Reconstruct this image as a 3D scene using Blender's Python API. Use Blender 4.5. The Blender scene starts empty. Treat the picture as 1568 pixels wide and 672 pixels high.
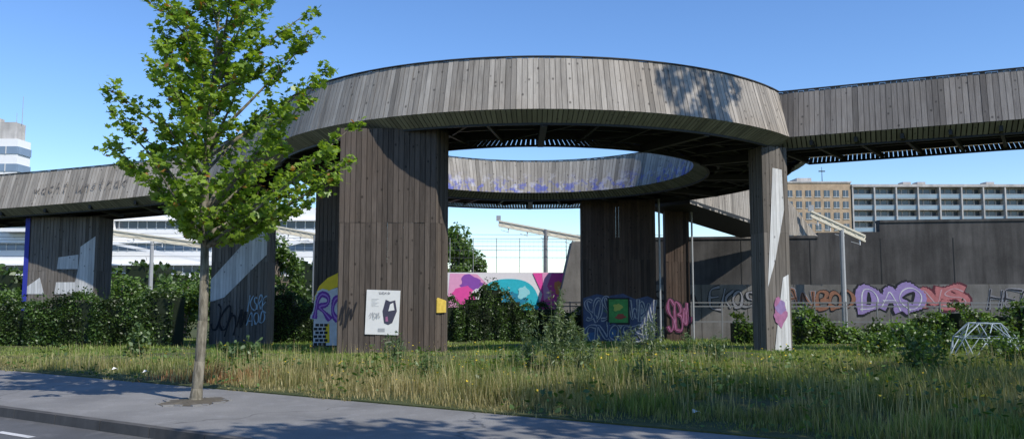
import bpy, math, random
import numpy as np
from mathutils import Vector
random.seed(7); rng=np.random.default_rng(7)
scene=bpy.context.scene
R=math.radians
# ------------------------------------------------------------ materials
def newmat(name):
    m=bpy.data.materials.new(name); m.use_nodes=True
    nt=m.node_tree; nt.nodes.clear(); return m,nt
class G:
    def __init__(s,nt): s.nt=nt
    def n(s,t,**k):
        nd=s.nt.nodes.new(t)
        for a,b in k.items(): setattr(nd,a,b)
        return nd
    def l(s,a,b): s.nt.links.new(a,b)
    def put(s,sock,v):
        if hasattr(v,'links') or isinstance(v,bpy.types.NodeSocket): s.l(v,sock)
        else: sock.default_value=v
    def math(s,op,a,b=0.0,c=None):
        nd=s.n('ShaderNodeMath',operation=op); s.put(nd.inputs[0],a); s.put(nd.inputs[1],b)
        if c is not None: s.put(nd.inputs[2],c)
        return nd.outputs[0]
    def mix(s,f,a,b,mode='MIX'):
        nd=s.n('ShaderNodeMix',data_type='RGBA',blend_type=mode)
        s.put(nd.inputs[0],f)
        for i,v in ((6,a),(7,b)):
            if isinstance(v,tuple) and len(v)==3: v=(*v,1)
            s.put(nd.inputs[i],v)
        return nd.outputs[2]
    def noise(s,vec,scale,detail=4,rough=.55):
        nd=s.n('ShaderNodeTexNoise'); nd.inputs['Scale'].default_value=scale; nd.inputs['Detail'].default_value=detail
        nd.inputs['Roughness'].default_value=rough
        if vec is not None: s.l(vec,nd.inputs['Vector'])
        return nd.outputs['Fac']
    def ramp(s,f,a,b,lo=0.,hi=1.):
        nd=s.n('ShaderNodeMapRange'); s.put(nd.inputs[0],f); nd.inputs[1].default_value=a; nd.inputs[2].default_value=b
        nd.inputs[3].default_value=lo; nd.inputs[4].default_value=hi; return nd.outputs[0]
    def out(s,col,rough=.85,bump=None,bs=.3,spec=.3,metal=0,dist=.02):
        p=s.n('ShaderNodeBsdfPrincipled'); s.put(p.inputs['Base Color'],(*col,1) if isinstance(col,tuple) and len(col)==3 else col)
        s.put(p.inputs['Roughness'],rough); p.inputs['Specular IOR Level'].default_value=spec; p.inputs['Metallic'].default_value=metal
        if bump is not None:
            b=s.n('ShaderNodeBump'); b.inputs['Strength'].default_value=bs; b.inputs['Distance'].default_value=dist
            s.l(bump,b.inputs['Height']); s.l(b.outputs[0],p.inputs['Normal'])
        o=s.n('ShaderNodeOutputMaterial'); s.l(p.outputs[0],o.inputs[0])
    def pos(s): return s.n('ShaderNodeNewGeometry').outputs['Position']
def m_plain(name,col,rough=.7,var=.25,scale=3.,metal=0,spec=.3):
    m,nt=newmat(name); g=G(nt); f=g.noise(g.pos(),scale)
    c=g.mix(f,tuple(x*(1-var) for x in col),tuple(min(1,x*(1+var)) for x in col)); g.out(c,rough,spec=spec,metal=metal); return m
def m_boards(name,dark,light,brown,bluepaint=False,tonew=.5,gap_shade=.45):
    m,nt=newmat(name); g=G(nt)
    uv=g.n('ShaderNodeUVMap').outputs[0]; sp=g.n('ShaderNodeSeparateXYZ'); g.l(uv,sp.inputs[0]); x,y=sp.outputs[0],sp.outputs[1]
    idn=g.math('FLOOR',x); fr=g.math('FRACT',x)
    wn=g.n('ShaderNodeTexWhiteNoise',noise_dimensions='1D'); g.l(idn,wn.inputs['W']); tone=wn.outputs['Value']
    cx=g.n('ShaderNodeCombineXYZ'); g.l(g.math('ADD',g.math('MULTIPLY',fr,5.),g.math('MULTIPLY',idn,5.37)),cx.inputs[0]); g.l(g.math('MULTIPLY',y,1.6),cx.inputs[1])
    grain=g.noise(cx.outputs[0],1.,5,.7)
    big=g.noise(g.pos(),.55,4,.6)
    c2=g.n('ShaderNodeCombineXYZ'); g.l(g.math('MULTIPLY',x,.55),c2.inputs[0]); g.l(g.math('MULTIPLY',y,.35),c2.inputs[1])
    streak=g.noise(c2.outputs[0],1.,4,.7)
    f=g.math('ADD',g.math('MULTIPLY',tone,tonew),g.math('MULTIPLY',g.ramp(grain,.3,.7),1-tonew))
    col=g.mix(f,dark,light)
    col=g.mix(g.ramp(big,.45,.7,0,.6),col,g.mix(f,tuple(b*.6 for b in brown),brown))
    col=g.mix(g.ramp(streak,.5,.72,0,.6),col,tuple(d*.7 for d in dark))
    wn2=g.n('ShaderNodeTexWhiteNoise',noise_dimensions='1D'); g.l(g.math('ADD',idn,.37),wn2.inputs['W'])
    col=g.mix(g.ramp(wn2.outputs['Value'],.84,.92,0,.5),col,tuple(d*.6 for d in dark))
    c3=g.n('ShaderNodeCombineXYZ'); g.l(x,c3.inputs[0]); g.l(g.math('MULTIPLY',y,5.),c3.inputs[1])
    vo=g.n('ShaderNodeTexVoronoi'); vo.inputs['Scale'].default_value=.6; g.l(c3.outputs[0],vo.inputs['Vector'])
    col=g.mix(g.ramp(vo.outputs['Distance'],.08,.17,.75,0.),col,tuple(d*.35 for d in dark))
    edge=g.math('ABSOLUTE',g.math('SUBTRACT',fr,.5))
    col=g.mix(g.ramp(edge,.38,.49,0.,gap_shade),col,tuple(d*.3 for d in dark))  # board edges darkened: shadow of the plank gaps painted into the colour
    if bluepaint:
        pn=g.noise(g.pos(),3.2,5,.7); mask=g.math('MULTIPLY',g.ramp(pn,.5,.58),g.ramp(y,.25,1.0,1,0))
        col=g.mix(g.math('MULTIPLY',mask,.75),col,(.07,.10,.42))
        pn=g.noise(g.pos(),1.9,5,.7); mask=g.math('MULTIPLY',g.ramp(pn,.54,.6),g.ramp(y,.3,1.3,1,0))
        col=g.mix(g.math('MULTIPLY',mask,.5),col,(.55,.55,.6))
    g.out(col,.88,bump=grain,bs=.35); return m
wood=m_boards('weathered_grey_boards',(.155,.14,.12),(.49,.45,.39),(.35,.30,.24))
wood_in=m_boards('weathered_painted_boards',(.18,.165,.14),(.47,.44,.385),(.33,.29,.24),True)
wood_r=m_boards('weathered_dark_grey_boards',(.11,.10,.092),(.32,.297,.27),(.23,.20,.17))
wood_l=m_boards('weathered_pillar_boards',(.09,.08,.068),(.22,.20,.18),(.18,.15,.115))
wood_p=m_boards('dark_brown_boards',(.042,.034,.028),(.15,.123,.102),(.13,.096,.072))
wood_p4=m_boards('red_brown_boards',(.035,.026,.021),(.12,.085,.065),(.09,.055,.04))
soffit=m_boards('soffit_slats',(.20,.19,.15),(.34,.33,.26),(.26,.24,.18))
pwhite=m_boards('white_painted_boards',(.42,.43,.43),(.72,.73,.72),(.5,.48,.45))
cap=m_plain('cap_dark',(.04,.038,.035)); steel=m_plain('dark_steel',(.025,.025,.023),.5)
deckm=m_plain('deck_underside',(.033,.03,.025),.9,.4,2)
galv=m_plain('galvanised',(.34,.35,.35),.45,.15); rail=m_plain('rail_grey',(.16,.165,.165),.5,.3); cream=m_plain('cream_paint',(.66,.61,.48),.6,.15)
white=m_plain('white_paint',(.72,.72,.70),.6,.08,1.); 
def flat(n,c,v=.12): return m_plain(n,c,.6,v,6.)
def m_leaf(name,trans=.35,gl=.04):
    m,nt=newmat(name); g=G(nt)
    a=g.n('ShaderNodeAttribute',attribute_name='Col').outputs['Color']
    d=g.n('ShaderNodeBsdfDiffuse'); g.l(a,d.inputs[0]); t=g.n('ShaderNodeBsdfTranslucent')
    g.l(g.mix(1.,a,(1.6,1.6,.6),'MULTIPLY'),t.inputs[0])
    mx=g.n('ShaderNodeMixShader'); mx.inputs[0].default_value=trans; g.l(d.outputs[0],mx.inputs[1]); g.l(t.outputs[0],mx.inputs[2])
    gs=g.n('ShaderNodeBsdfGlossy'); gs.inputs['Roughness'].default_value=.45; gs.inputs[0].default_value=(.9,.95,.9,1)
    m2=g.n('ShaderNodeMixShader'); m2.inputs[0].default_value=gl; g.l(mx.outputs[0],m2.inputs[1]); g.l(gs.outputs[0],m2.inputs[2])
    o=g.n('ShaderNodeOutputMaterial'); g.l(m2.outputs[0],o.inputs[0]); return m
leafm=m_leaf('leaves'); grassm=m_leaf('grass_blades',.35,.015)
def m_ground():
    m,nt=newmat('grass_soil'); g=G(nt); p=g.pos()
    a=g.noise(p,.35,5); b=g.noise(p,9.,6,.7)
    c=g.mix(g.ramp(a,.35,.65),(.06,.08,.025),(.12,.125,.045)); c=g.mix(g.ramp(b,.3,.7,0,.7),c,(.03,.038,.014)); g.out(c,.95,bump=b,bs=.8,dist=.05); return m
def m_asph(name,c0,c1,sc=60.,crack=False):
    m,nt=newmat(name); g=G(nt); p=g.pos()
    f=g.noise(p,sc,4,.8); b=g.noise(p,.8,5,.6); d=g.noise(p,3.5,4,.6)
    c=g.mix(g.ramp(f,.3,.7),c0,c1); c=g.mix(g.ramp(b,.35,.65,0,.5),c,tuple(x*.6 for x in c0)); c=g.mix(g.ramp(d,.55,.7,0,.35),c,tuple(min(.3,x*1.3) for x in c1))
    if crack:
        vo=g.n('ShaderNodeTexVoronoi',feature='DISTANCE_TO_EDGE'); vo.inputs['Scale'].default_value=.22
        n2=g.n('ShaderNodeTexNoise'); n2.inputs['Scale'].default_value=1.4; g.l(p,n2.inputs['Vector'])
        vm=g.n('ShaderNodeVectorMath',operation='MULTIPLY_ADD'); g.l(n2.outputs['Color'],vm.inputs[0]); vm.inputs[1].default_value=(1.2,1.2,1.2); g.l(p,vm.inputs[2]); g.l(vm.outputs[0],vo.inputs['Vector'])
        c=g.mix(g.ramp(vo.outputs['Distance'],.001,.006,.5,0),c,(.03,.03,.025))
    g.out(c,.9,bump=f,bs=.3,dist=.008); return m
def m_conc(name,c0,c1,streaks=True):
    m,nt=newmat(name); g=G(nt); p=g.pos()
    mp=g.n('ShaderNodeMapping'); mp.inputs['Scale'].default_value=(1.6,1.6,.16); g.l(p,mp.inputs[0])
    s=g.noise(mp.outputs[0],1.,6,.65); b=g.noise(p,.5,5,.6); f=g.noise(p,12.,3)
    c=g.mix(g.ramp(s,.35,.68),c0,c1); c=g.mix(g.ramp(b,.4,.65,0,.6),c,tuple(x*.6 for x in c0)); c=g.mix(g.ramp(f,.3,.8,0,.2),c,c1)
    g.out(c,.9,bump=f,bs=.2); return m
# ------------------------------------------------------------ builder
class B:
    def __init__(s,name,parent=None): s.name=name;s.parent=parent;s.v=[];s.f=[];s.m=[];s.uv=[];s.mats=[]
    def mi(s,mat):
        if mat not in s.mats: s.mats.append(mat)
        return s.mats.index(mat)
    def poly(s,pts,mat,uv=None):
        b=len(s.v); s.v+= [tuple(p) for p in pts]; s.f.append(tuple(range(b,b+len(pts)))); s.m.append(s.mi(mat)); s.uv.append(uv or [(0,0)]*len(pts))
    def hexa(s,p,mat,uv=None):
        b=len(s.v); s.v+=[tuple(q) for q in p]; uv=uv or [(0,0)]*8; k=s.mi(mat)
        for q in ((0,3,2,1),(4,5,6,7),(0,1,5,4),(1,2,6,5),(2,3,7,6),(3,0,4,7)):
            s.f.append(tuple(b+i for i in q)); s.m.append(k); s.uv.append([uv[i] for i in q])
    def box(s,x0,x1,y0,y1,z0,z1,mat): s.hexa([(x0,y0,z0),(x1,y0,z0),(x1,y1,z0),(x0,y1,z0),(x0,y0,z1),(x1,y0,z1),(x1,y1,z1),(x0,y1,z1)],mat)
    def beam(s,p,q,w,h,mat):
        p=Vector(p);q=Vector(q);d=(q-p).normalized(); up=Vector((0,0,1)) if abs(d.z)<.95 else Vector((0,1,0))
        a=d.cross(up).normalized()*w/2; b=a.cross(d).normalized()*h/2
        s.hexa([p-a-b,p+a-b,q+a-b,q-a-b,p-a+b,p+a+b,q+a+b,q-a+b],mat)
    def tube(s,p,q,r0,r1,mat,n=8):
        p=Vector(p);q=Vector(q);d=(q-p).normalized(); up=Vector((0,0,1)) if abs(d.z)<.9 else Vector((1,0,0))
        a=d.cross(up).normalized(); b=a.cross(d); base=len(s.v);k=s.mi(mat)
        for c,r in((p,r0),(q,r1)):
            for i in range(n):
                t=2*math.pi*i/n; s.v.append(tuple(c+a*math.cos(t)*r+b*math.sin(t)*r))
        for i in range(n):
            j=(i+1)%n; s.f.append((base+i,base+j,base+n+j,base+n+i)); s.m.append(k); s.uv.append([(0,0)]*4)
        s.f.append(tuple(base+n+i for i in range(n))); s.m.append(k); s.uv.append([(0,0)]*n)
    def build(s,smooth=False):
        me=bpy.data.meshes.new(s.name); me.from_pydata(s.v,[],s.f)
        for m in s.mats: me.materials.append(m)
        me.polygons.foreach_set('material_index',s.m)
        ul=me.uv_layers.new(name='UVMap'); ul.data.foreach_set('uv',[c for f in s.uv for p in f for c in p])
        if smooth: me.polygons.foreach_set('use_smooth',[True]*len(s.f))
        me.update(); o=bpy.data.objects.new(s.name,me); scene.collection.objects.link(o)
        if s.parent: o.parent=s.parent
        return o
def empty(name):
    e=bpy.data.objects.new(name,None); scene.collection.objects.link(e); return e
def arrmesh(name,V,loops,starts,totals,mat,col=None,parent=None):
    me=bpy.data.meshes.new(name); me.vertices.add(len(V)); me.vertices.foreach_set('co',V.astype(np.float32).ravel())
    me.loops.add(len(loops)); me.loops.foreach_set('vertex_index',loops.astype(np.int32))
    me.polygons.add(len(starts)); me.polygons.foreach_set('loop_start',starts.astype(np.int32)); me.polygons.foreach_set('loop_total',totals.astype(np.int32))
    me.materials.append(mat); me.update(calc_edges=True)
    if col is not None:
        ca=me.color_attributes.new(name='Col',type='FLOAT_COLOR',domain='POINT')
        c4=np.ones((len(V),4),np.float32); c4[:,:3]=col; ca.data.foreach_set('color',c4.ravel())
    o=bpy.data.objects.new(name,me); scene.collection.objects.link(o)
    if parent: o.parent=parent
    return o
LEAFS={'oval':np.array([(0,-.5),(.3,-.1),(.22,.25),(0,.5),(-.22,.25),(-.3,-.1)]),
 'maple':np.array([(0,-.45),(.18,-.28),(.5,-.2),(.3,.05),(.42,.32),(.15,.22),(0,.55),(-.15,.22),(-.42,.32),(-.3,.05),(-.5,-.2),(-.18,-.28)]),
 'lance':np.array([(0,-.5),(.1,0),(0,.5),(-.1,0)])}
def leaf_mesh(name,C,size,col,mat,shape='oval',up=.6,parent=None):
    T=LEAFS[shape]; k=len(T); N=len(C)
    n=rng.normal(size=(N,3)); n[:,2]=np.abs(n[:,2])+up; n/=np.linalg.norm(n,axis=1)[:,None]
    r=rng.normal(size=(N,3)); a=np.cross(n,r); a/=np.linalg.norm(a,axis=1)[:,None]; b=np.cross(n,a)
    curl=(np.abs(T[:,0])*.35)
    V=C[:,None,:]+size[:,None,None]*(T[None,:,0,None]*a[:,None,:]+T[None,:,1,None]*b[:,None,:]+curl[None,:,None]*n[:,None,:]*rng.uniform(-1,1,(N,1,1)))
    V=V.reshape(-1,3); st=np.arange(N)*k
    return arrmesh(name,V,np.arange(N*k),st,np.full(N,k),mat,np.repeat(col,k,axis=0),parent)
def cols(N,a,b,p=1.):
    t=rng.uniform(0,1,(N,1))**p; return np.array(a)[None]*(1-t)+np.array(b)[None]*t
def gz(y): return np.interp(y,[22,27,41,60],[0,-.3,-.78,-1.4])
# ------------------------------------------------------------ sweeps
def tilt(y): return .017*(33.7-y)
def circ(cx,cy,r,z,a0,a1,sg):
    L=r*abs(a1-a0)
    def fn(s):
        a=a0+(a1-a0)*s/L; c,q=math.cos(a),math.sin(a); return (cx+r*c,cy+r*q,z+tilt(cy+r*q)),(sg*c,sg*q)
    return fn,L
def chaikin(P,it=3):
    P=[np.array(p,float) for p in P]
    for _ in range(it):
        Q=[P[0]]
        for a,b in zip(P[:-1],P[1:]): Q+=[a*.75+b*.25,a*.25+b*.75]
        Q.append(P[-1]); P=Q
    return P
def ppath(P,side=1):
    P=[np.array(p,float) for p in P]; seg=[np.linalg.norm((b-a)[:2]) for a,b in zip(P[:-1],P[1:])]; cum=np.concatenate([[0],np.cumsum(seg)])
    D=[(b-a)[:2]/max(1e-9,np.linalg.norm((b-a)[:2])) for a,b in zip(P[:-1],P[1:])]
    VN=[]
    for i in range(len(P)):
        d=D[max(0,i-1)]+D[min(len(D)-1,i)]; d/=np.linalg.norm(d); VN.append(np.array([d[1],-d[0]])*side)
    A=np.array(P); VN=np.array(VN)
    def fn(s):
        p=[np.interp(s,cum,A[:,k]) for k in range(3)]; n=[np.interp(s,cum,VN[:,k]) for k in range(2)]; return tuple(p),tuple(n)
    return fn,cum[-1]
BID=[0]
def sweep(b,fn,L,s0,s1,mat,bw=.14,gap=.008,th=.025,jit=.006,ztop=None,zj=.0):
    n=max(1,int(round(L/bw))); w=L/n
    for i in range(n):
        BID[0]+=1; bid=BID[0]%4000; a=i*w+gap/2; c=(i+1)*w-gap/2; j=random.uniform(-jit,jit); tj=random.uniform(-zj,zj)
        pts=[]
        for s,(u,z),e in ((a,s0,0),(c,s0,0),(c,s1,1),(a,s1,1)):
            (x,y,zz),(nx,ny)=fn(s)
            if ztop and e: z=ztop(s)-zz
            pts.append(Vector((x+nx*(u+j),y+ny*(u+j),zz+z+(tj if e else 0))))
        nr=(pts[1]-pts[0]).cross(pts[3]-pts[0]).normalized(); _,(nx,ny)=fn(a)
        if abs(nr.z)>.9:
            if nr.z<0: nr=-nr
        elif nr.dot(Vector((nx,ny,0)))<0: nr=-nr
        bk=[p-nr*th for p in pts]; h=(pts[3]-pts[0]).length; y0=random.uniform(0,.01)
        u=[(bid+.01,y0),(bid+.99,y0),(bid+.99,y0+h),(bid+.01,y0+h)]
        b.hexa(bk+pts,mat,u+u)
PH=1.62
def parapet(b,fn,L,mat,open_soffit=True,sg=.03):
    sweep(b,fn,L,(0,0),(-.45,PH),mat,zj=.008,bw=.165)
    sweep(b,fn,L,(-.02,-.012),(-.60,-.31),soffit,bw=.15,gap=sg if open_soffit else .015,jit=.003)
    sweep(b,fn,L,(-.50,PH+.045),(-.41,PH+.045),cap,bw=.6,gap=0,th=.032,jit=.0)
    sweep(b,fn,L,(-.06,.03),(-.48,PH-.05),cap,bw=.8,gap=0,th=.01,jit=0)
    sweep(b,fn,L,(-.55,-.29),(-.63,-.29),steel,bw=.6,gap=0,th=.06,jit=0)
CX,CY,RO,RI,Z0=.93,33.7,10.7,6.4,6.64
bridge=empty('elevated_wooden_walkway')
b=B('ring_parapet_outer',bridge)
f,L=circ(CX,CY,RO,Z0,R(200.4),R(322.0),1); parapet(b,f,L,wood,False)
f,L=circ(CX,CY,RO,Z0,R(-16.3),R(165),1); parapet(b,f,L,wood)
b.build()
b=B('ring_parapet_inner',bridge); f,L=circ(CX,CY,RI,Z0,0,2*math.pi,-1); parapet(b,f,L,wood_in); b.build()
RN=[(8.5,27.12,6.74),(15.1,24.2,6.78),(25,19.8,6.82)]; RF=[(11.2,30.7,6.7),(16.8,28.2,6.78),(26.7,23.8,6.82)]
LN=chaikin([(-9.0,30.0,6.7),(-11.5,32.8,6.3),(-14.2,35,5.86),(-23.5,37.3,5.42),(-38,40.5,4.9)]); LF=chaikin([(-9.4,36.2,6.6),(-11.3,38.2,6.3),(-13.4,39.4,5.9),(-22.6,41.8,5.42),(-37,45,4.9)])
b=B('right_span_parapets',bridge); f,L=ppath(RN,1); parapet(b,f,L,wood_r); f,L=ppath(RF,-1); parapet(b,f,L,wood_r,True,.024); b.build()
b=B('left_span_parapets',bridge); f,L=ppath(LN,-1); parapet(b,f,L,wood,False); f,L=ppath(LF,1); parapet(b,f,L,wood); b.build()
# deck + steel
b=B('deck',bridge)
n=96
P=lambda r,a,z:(CX+r*math.cos(a),CY+r*math.sin(a),z+tilt(CY+r*math.sin(a)))
for i in range(n):
    a0,a1=2*math.pi*i/n,2*math.pi*(i+1)/n
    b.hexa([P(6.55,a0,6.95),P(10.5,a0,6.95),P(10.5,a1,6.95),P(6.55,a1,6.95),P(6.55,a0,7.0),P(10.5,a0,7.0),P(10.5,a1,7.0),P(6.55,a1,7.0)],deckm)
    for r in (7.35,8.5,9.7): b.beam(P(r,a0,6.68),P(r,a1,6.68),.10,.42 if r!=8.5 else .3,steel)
def ribbon(Pa,Pb,na,nb):
    fa,La=ppath(Pa,na); fb,Lb=ppath(Pb,nb); n=40
    for i in range(n):
        q=[]
        for t in (i/n,(i+1)/n):
            (x,y,z),(nx,ny)=fa(t*La); q.append((x-nx*.2,y-ny*.2,z+.3)); (x,y,z),(nx,ny)=fb(t*Lb); q.append((x-nx*.2,y-ny*.2,z+.3))
        A,Bq,C,D=q
        up=lambda p:(p[0],p[1],p[2]+.05)
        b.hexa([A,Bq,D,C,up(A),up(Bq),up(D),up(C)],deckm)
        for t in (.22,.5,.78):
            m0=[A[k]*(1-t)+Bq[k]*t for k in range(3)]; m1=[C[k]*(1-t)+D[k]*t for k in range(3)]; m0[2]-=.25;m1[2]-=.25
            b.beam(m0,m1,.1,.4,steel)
        if i%3==0:
            m0=list(A);m1=list(Bq);m0[2]-=.5;m1[2]-=.5; b.beam(m0,m1,.1,.16,steel)
ribbon(RN,RF,1,-1); ribbon(LN,LF,-1,1); b.build()
b=B('radial_beams',bridge)
for i in range(36):
    a=2*math.pi*i/36; big=i%3==0
    b.beam(P(7.0,a,6.5 if not big else 6.38),P(10.1,a,6.5 if not big else 6.38),.09 if not big else .2,.16 if not big else .24,steel)
    if i%2==0:
        b.beam(P(7.1,a,6.48),P(10.0,a+R(18),6.48),.07,.07,steel)
b.build()
# stair flight leaving the ring behind right
b=B('stair_flight',bridge)
SP=[(8.9,41.0,6.1),(15.4,46.2,4.9),(17.7,47.6,4.95)]
f,L=ppath(SP,1); k=np.linalg.norm([6.5,5.2])
sweep(b,f,L,(0,0),(-.1,1),wood,ztop=lambda s: np.interp(s,[0,k*.97,L],[8.15,7.45,5.0]))
SP2=[(7.0,43.4,6.1),(13.5,48.6,4.9),(15.8,50.0,4.95)]; f,L=ppath(SP2,-1)
sweep(b,f,L,(0,0),(-.1,1),wood,ztop=lambda s: np.interp(s,[0,k*.97,L],[8.15,7.45,5.0]))
b.hexa([(8.9,41,6.1),(15.4,46.2,4.9),(13.5,48.6,4.9),(7,43.4,6.1),(8.9,41,6.3),(15.4,46.2,5.1),(13.5,48.6,5.1),(7,43.4,6.3)],steel)
b.build()
# pillars
def pillar(name,pts,z1,mat,pipes=()):
    b=B(name,bridge); z0=float(gz(min(p[1] for p in pts)))-.4; n=len(pts)
    for i in range(n):
        p,q=pts[i],pts[(i+1)%n]; 
        zj=z0+(z1-z0)*.6
        for za,zb in ((z0,zj),(zj+.004,z1)):
            f,L=ppath([(p[0],p[1],za),(q[0],q[1],za)],1)
            sweep(b,f,L,(0,0),(0,zb-za),mat,jit=.012,bw=.155)
    for x,y in pipes: b.tube((x,y,z0),(x,y,z1),.05,.05,galv)
    b.poly([(p[0],p[1],z1-.01) for p in pts],steel)
    b.build()
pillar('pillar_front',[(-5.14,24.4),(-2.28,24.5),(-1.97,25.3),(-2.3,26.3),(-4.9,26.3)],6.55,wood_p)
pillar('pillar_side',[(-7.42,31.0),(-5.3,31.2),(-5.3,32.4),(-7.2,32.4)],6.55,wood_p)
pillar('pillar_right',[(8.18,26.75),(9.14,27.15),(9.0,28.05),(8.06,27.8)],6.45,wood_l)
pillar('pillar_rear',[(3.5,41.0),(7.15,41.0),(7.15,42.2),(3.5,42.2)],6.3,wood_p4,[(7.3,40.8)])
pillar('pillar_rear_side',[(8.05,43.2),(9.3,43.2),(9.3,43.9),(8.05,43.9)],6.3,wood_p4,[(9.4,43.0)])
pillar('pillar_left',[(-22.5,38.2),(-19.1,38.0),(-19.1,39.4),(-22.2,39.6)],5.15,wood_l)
pillar('pillar_left_mid',[(-13.55,37.2),(-10.95,37.0),(-10.95,38.2),(-13.4,38.4)],5.75,wood_l)
def paintpoly(name,pts,mat,parent=bridge,p0=None):
    b=B(name,parent); o=Vector(pts[0])
    b.poly(pts,mat,[((Vector((p[0],p[1],0))-Vector((o.x,o.y,0))).length*7+300,p[2]) for p in pts]); return b.build()
blue=flat('blue_paint',(.03,.04,.3)); 
def onface(p,q,off):
    d=Vector((q[0]-p[0],q[1]-p[1],0)); d.normalize(); n=Vector((d.y,-d.x,0))
    return lambda t,z,o=0.:(p[0]+d.x*t+n.x*(off+o),p[1]+d.y*t+n.y*(off+o),z)
def z_at(py,d): return 1.6+(450-py)*d/1263
F=onface((-22.5,38.2),(-19.1,38.0),.02)
zz=lambda py:z_at(py,38.1)
xx=lambda px:(px-784)/1263*38.1+22.5
paintpoly('paint_left_a',[F(xx(40),zz(450)),F(xx(70),zz(450)),F(xx(62),zz(425)),F(xx(40),zz(440))],pwhite)
paintpoly('paint_left_b',[F(xx(86),zz(450)),F(xx(147),zz(450)),F(xx(147),zz(362)),F(xx(124),zz(378)),F(xx(122),zz(410)),F(xx(118),zz(432)),F(xx(88),zz(432))],pwhite)
paintpoly('paint_left_c',[F(xx(88),zz(412)),F(xx(121.5),zz(412)),F(xx(121.5),zz(390)),F(xx(90),zz(394))],pwhite)
b=B('paint_left_d',bridge); b.box(-22.56,-22.35,38.12,38.14,-.8,5.1,blue); b.build()
F=onface((-13.55,37.2),(-10.95,37.0),.02); zz=lambda py:z_at(py,37.1); xx=lambda px:(px-784)/1263*37.1+13.55
paintpoly('paint_mid',[F(xx(323),zz(462)),F(xx(345),zz(455)),F(xx(410),zz(390)),F(xx(410),zz(350)),F(xx(392),zz(352)),F(xx(323),zz(428))],pwhite)
F=onface((8.18,26.75),(9.14,27.15),.02); zz=lambda py:z_at(py,26.9)
paintpoly('paint_right',[F(.10,zz(440)),F(.42,zz(400)),F(.85,zz(320)),F(.8,zz(258)),F(.42,zz(256)),F(.3,zz(330))],pwhite)
paintpoly('paint_right_b',[F(.3,zz(538)),F(.98,zz(535)),F(.95,zz(420)),F(.72,zz(425)),F(.5,zz(480))],pwhite)
pinkf=flat('pink_faded',(.3,.12,.22),.5); dkpink=flat('maroon_spray',(.16,.04,.09),.5)
# ------------------------------------------------------------ hand-sprayed lettering from strokes
blk=flat('black_spray',(.015,.015,.018)); wsp=flat('white_spray',(.55,.55,.56),.3); 
GL={'A':[[(0,0),(.25,.6),(.5,1),(.75,.6),(1,0)],[(.2,.35),(.85,.4)]],'B':[[(.1,0),(.1,1),(.8,.9),(.8,.6),(.2,.52),(.95,.4),(.9,.05),(.1,0)]],
'D':[[(.1,0),(.1,1),(.7,.95),(1,.5),(.7,.05),(.1,0)]],'E':[[(.9,1),(.1,.95),(.1,.5),(.1,.05),(.95,.0)],[(.1,.5),(.75,.55)]],'K':[[(.1,0),(.15,1)],[(.9,1),(.2,.5),(1,0)]],
'N':[[(0,0),(.1,1),(.45,.5),(.9,0),(1,1)]],'O':[[(.5,0),(.0,.3),(.1,.85),(.6,1),(1,.7),(.9,.15),(.5,0),(.2,.1)]],'R':[[(.1,0),(.1,1),(.8,.95),(.85,.6),(.2,.5),(.6,.3),(1,0)]],
'S':[[(.9,.85),(.5,1),(.1,.8),(.3,.55),(.8,.45),(.95,.15),(.5,0),(.05,.12)]],'T':[[(0,.95),(1,1)],[(.5,1),(.45,0)]],'U':[[(.05,1),(.1,.2),(.5,0),(.9,.2),(.95,1)]],
'M':[[(0,0),(.1,1),(.45,.35),(.8,1),(1,0)]],'F':[[(.15,0),(.1,1),(.95,1)],[(.1,.5),(.7,.55)]],'W':[[(0,1),(.2,0),(.5,.7),(.75,0),(1,1)]],'C':[[(.9,.9),(.4,1),(0,.5),(.4,0),(.95,.1)]],
'H':[[(.1,0),(.05,1)],[(.95,0),(.9,1)],[(.1,.5),(.9,.5)]],'I':[[(.5,0),(.5,1)]],'Z':[[(.05,.95),(.95,1),(.1,.05),(1,.0)]],'J':[[(.3,1),(.9,1),(.8,.2),(.4,0),(.1,.25)]],
'a':[[(.85,.55),(.4,.6),(.05,.3),(.4,0),(.85,.2),(.85,.6),(.95,0)]],'c':[[(.85,.55),(.3,.6),(.05,.3),(.4,0),(.9,.1)]],'h':[[(.1,1),(.1,0)],[(.1,.4),(.5,.6),(.8,.4),(.85,0)]],'t':[[(.4,.9),(.4,.1),(.8,0)],[(.1,.6),(.8,.62)]],
'u':[[(.05,.6),(.1,.1),(.5,0),(.85,.2),(.9,.6),(.95,0)]],'n':[[(.1,.6),(.1,0)],[(.1,.4),(.5,.62),(.85,.4),(.9,0)]],'s':[[(.8,.55),(.4,.62),(.15,.45),(.8,.2),(.5,0),(.1,.08)]],'r':[[(.2,.6),(.2,0)],[(.2,.35),(.5,.6),(.85,.55)]],'k':[[(.1,1),(.1,0)],[(.8,.6),(.15,.3),(.9,0)]],'w':[[(0,.6),(.25,0),(.5,.5),(.75,0),(1,.6)]],' ':[],
'@':[[(0,.3),(.4,.95),(.5,.2),(.15,.1),(.7,.6),(1,1),(.8,.1),(1.2,.4)]],'~':[[(0,.1),(.3,.9),(.35,0),(.7,.8),(.75,.1),(1.2,.7)]]}
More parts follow.
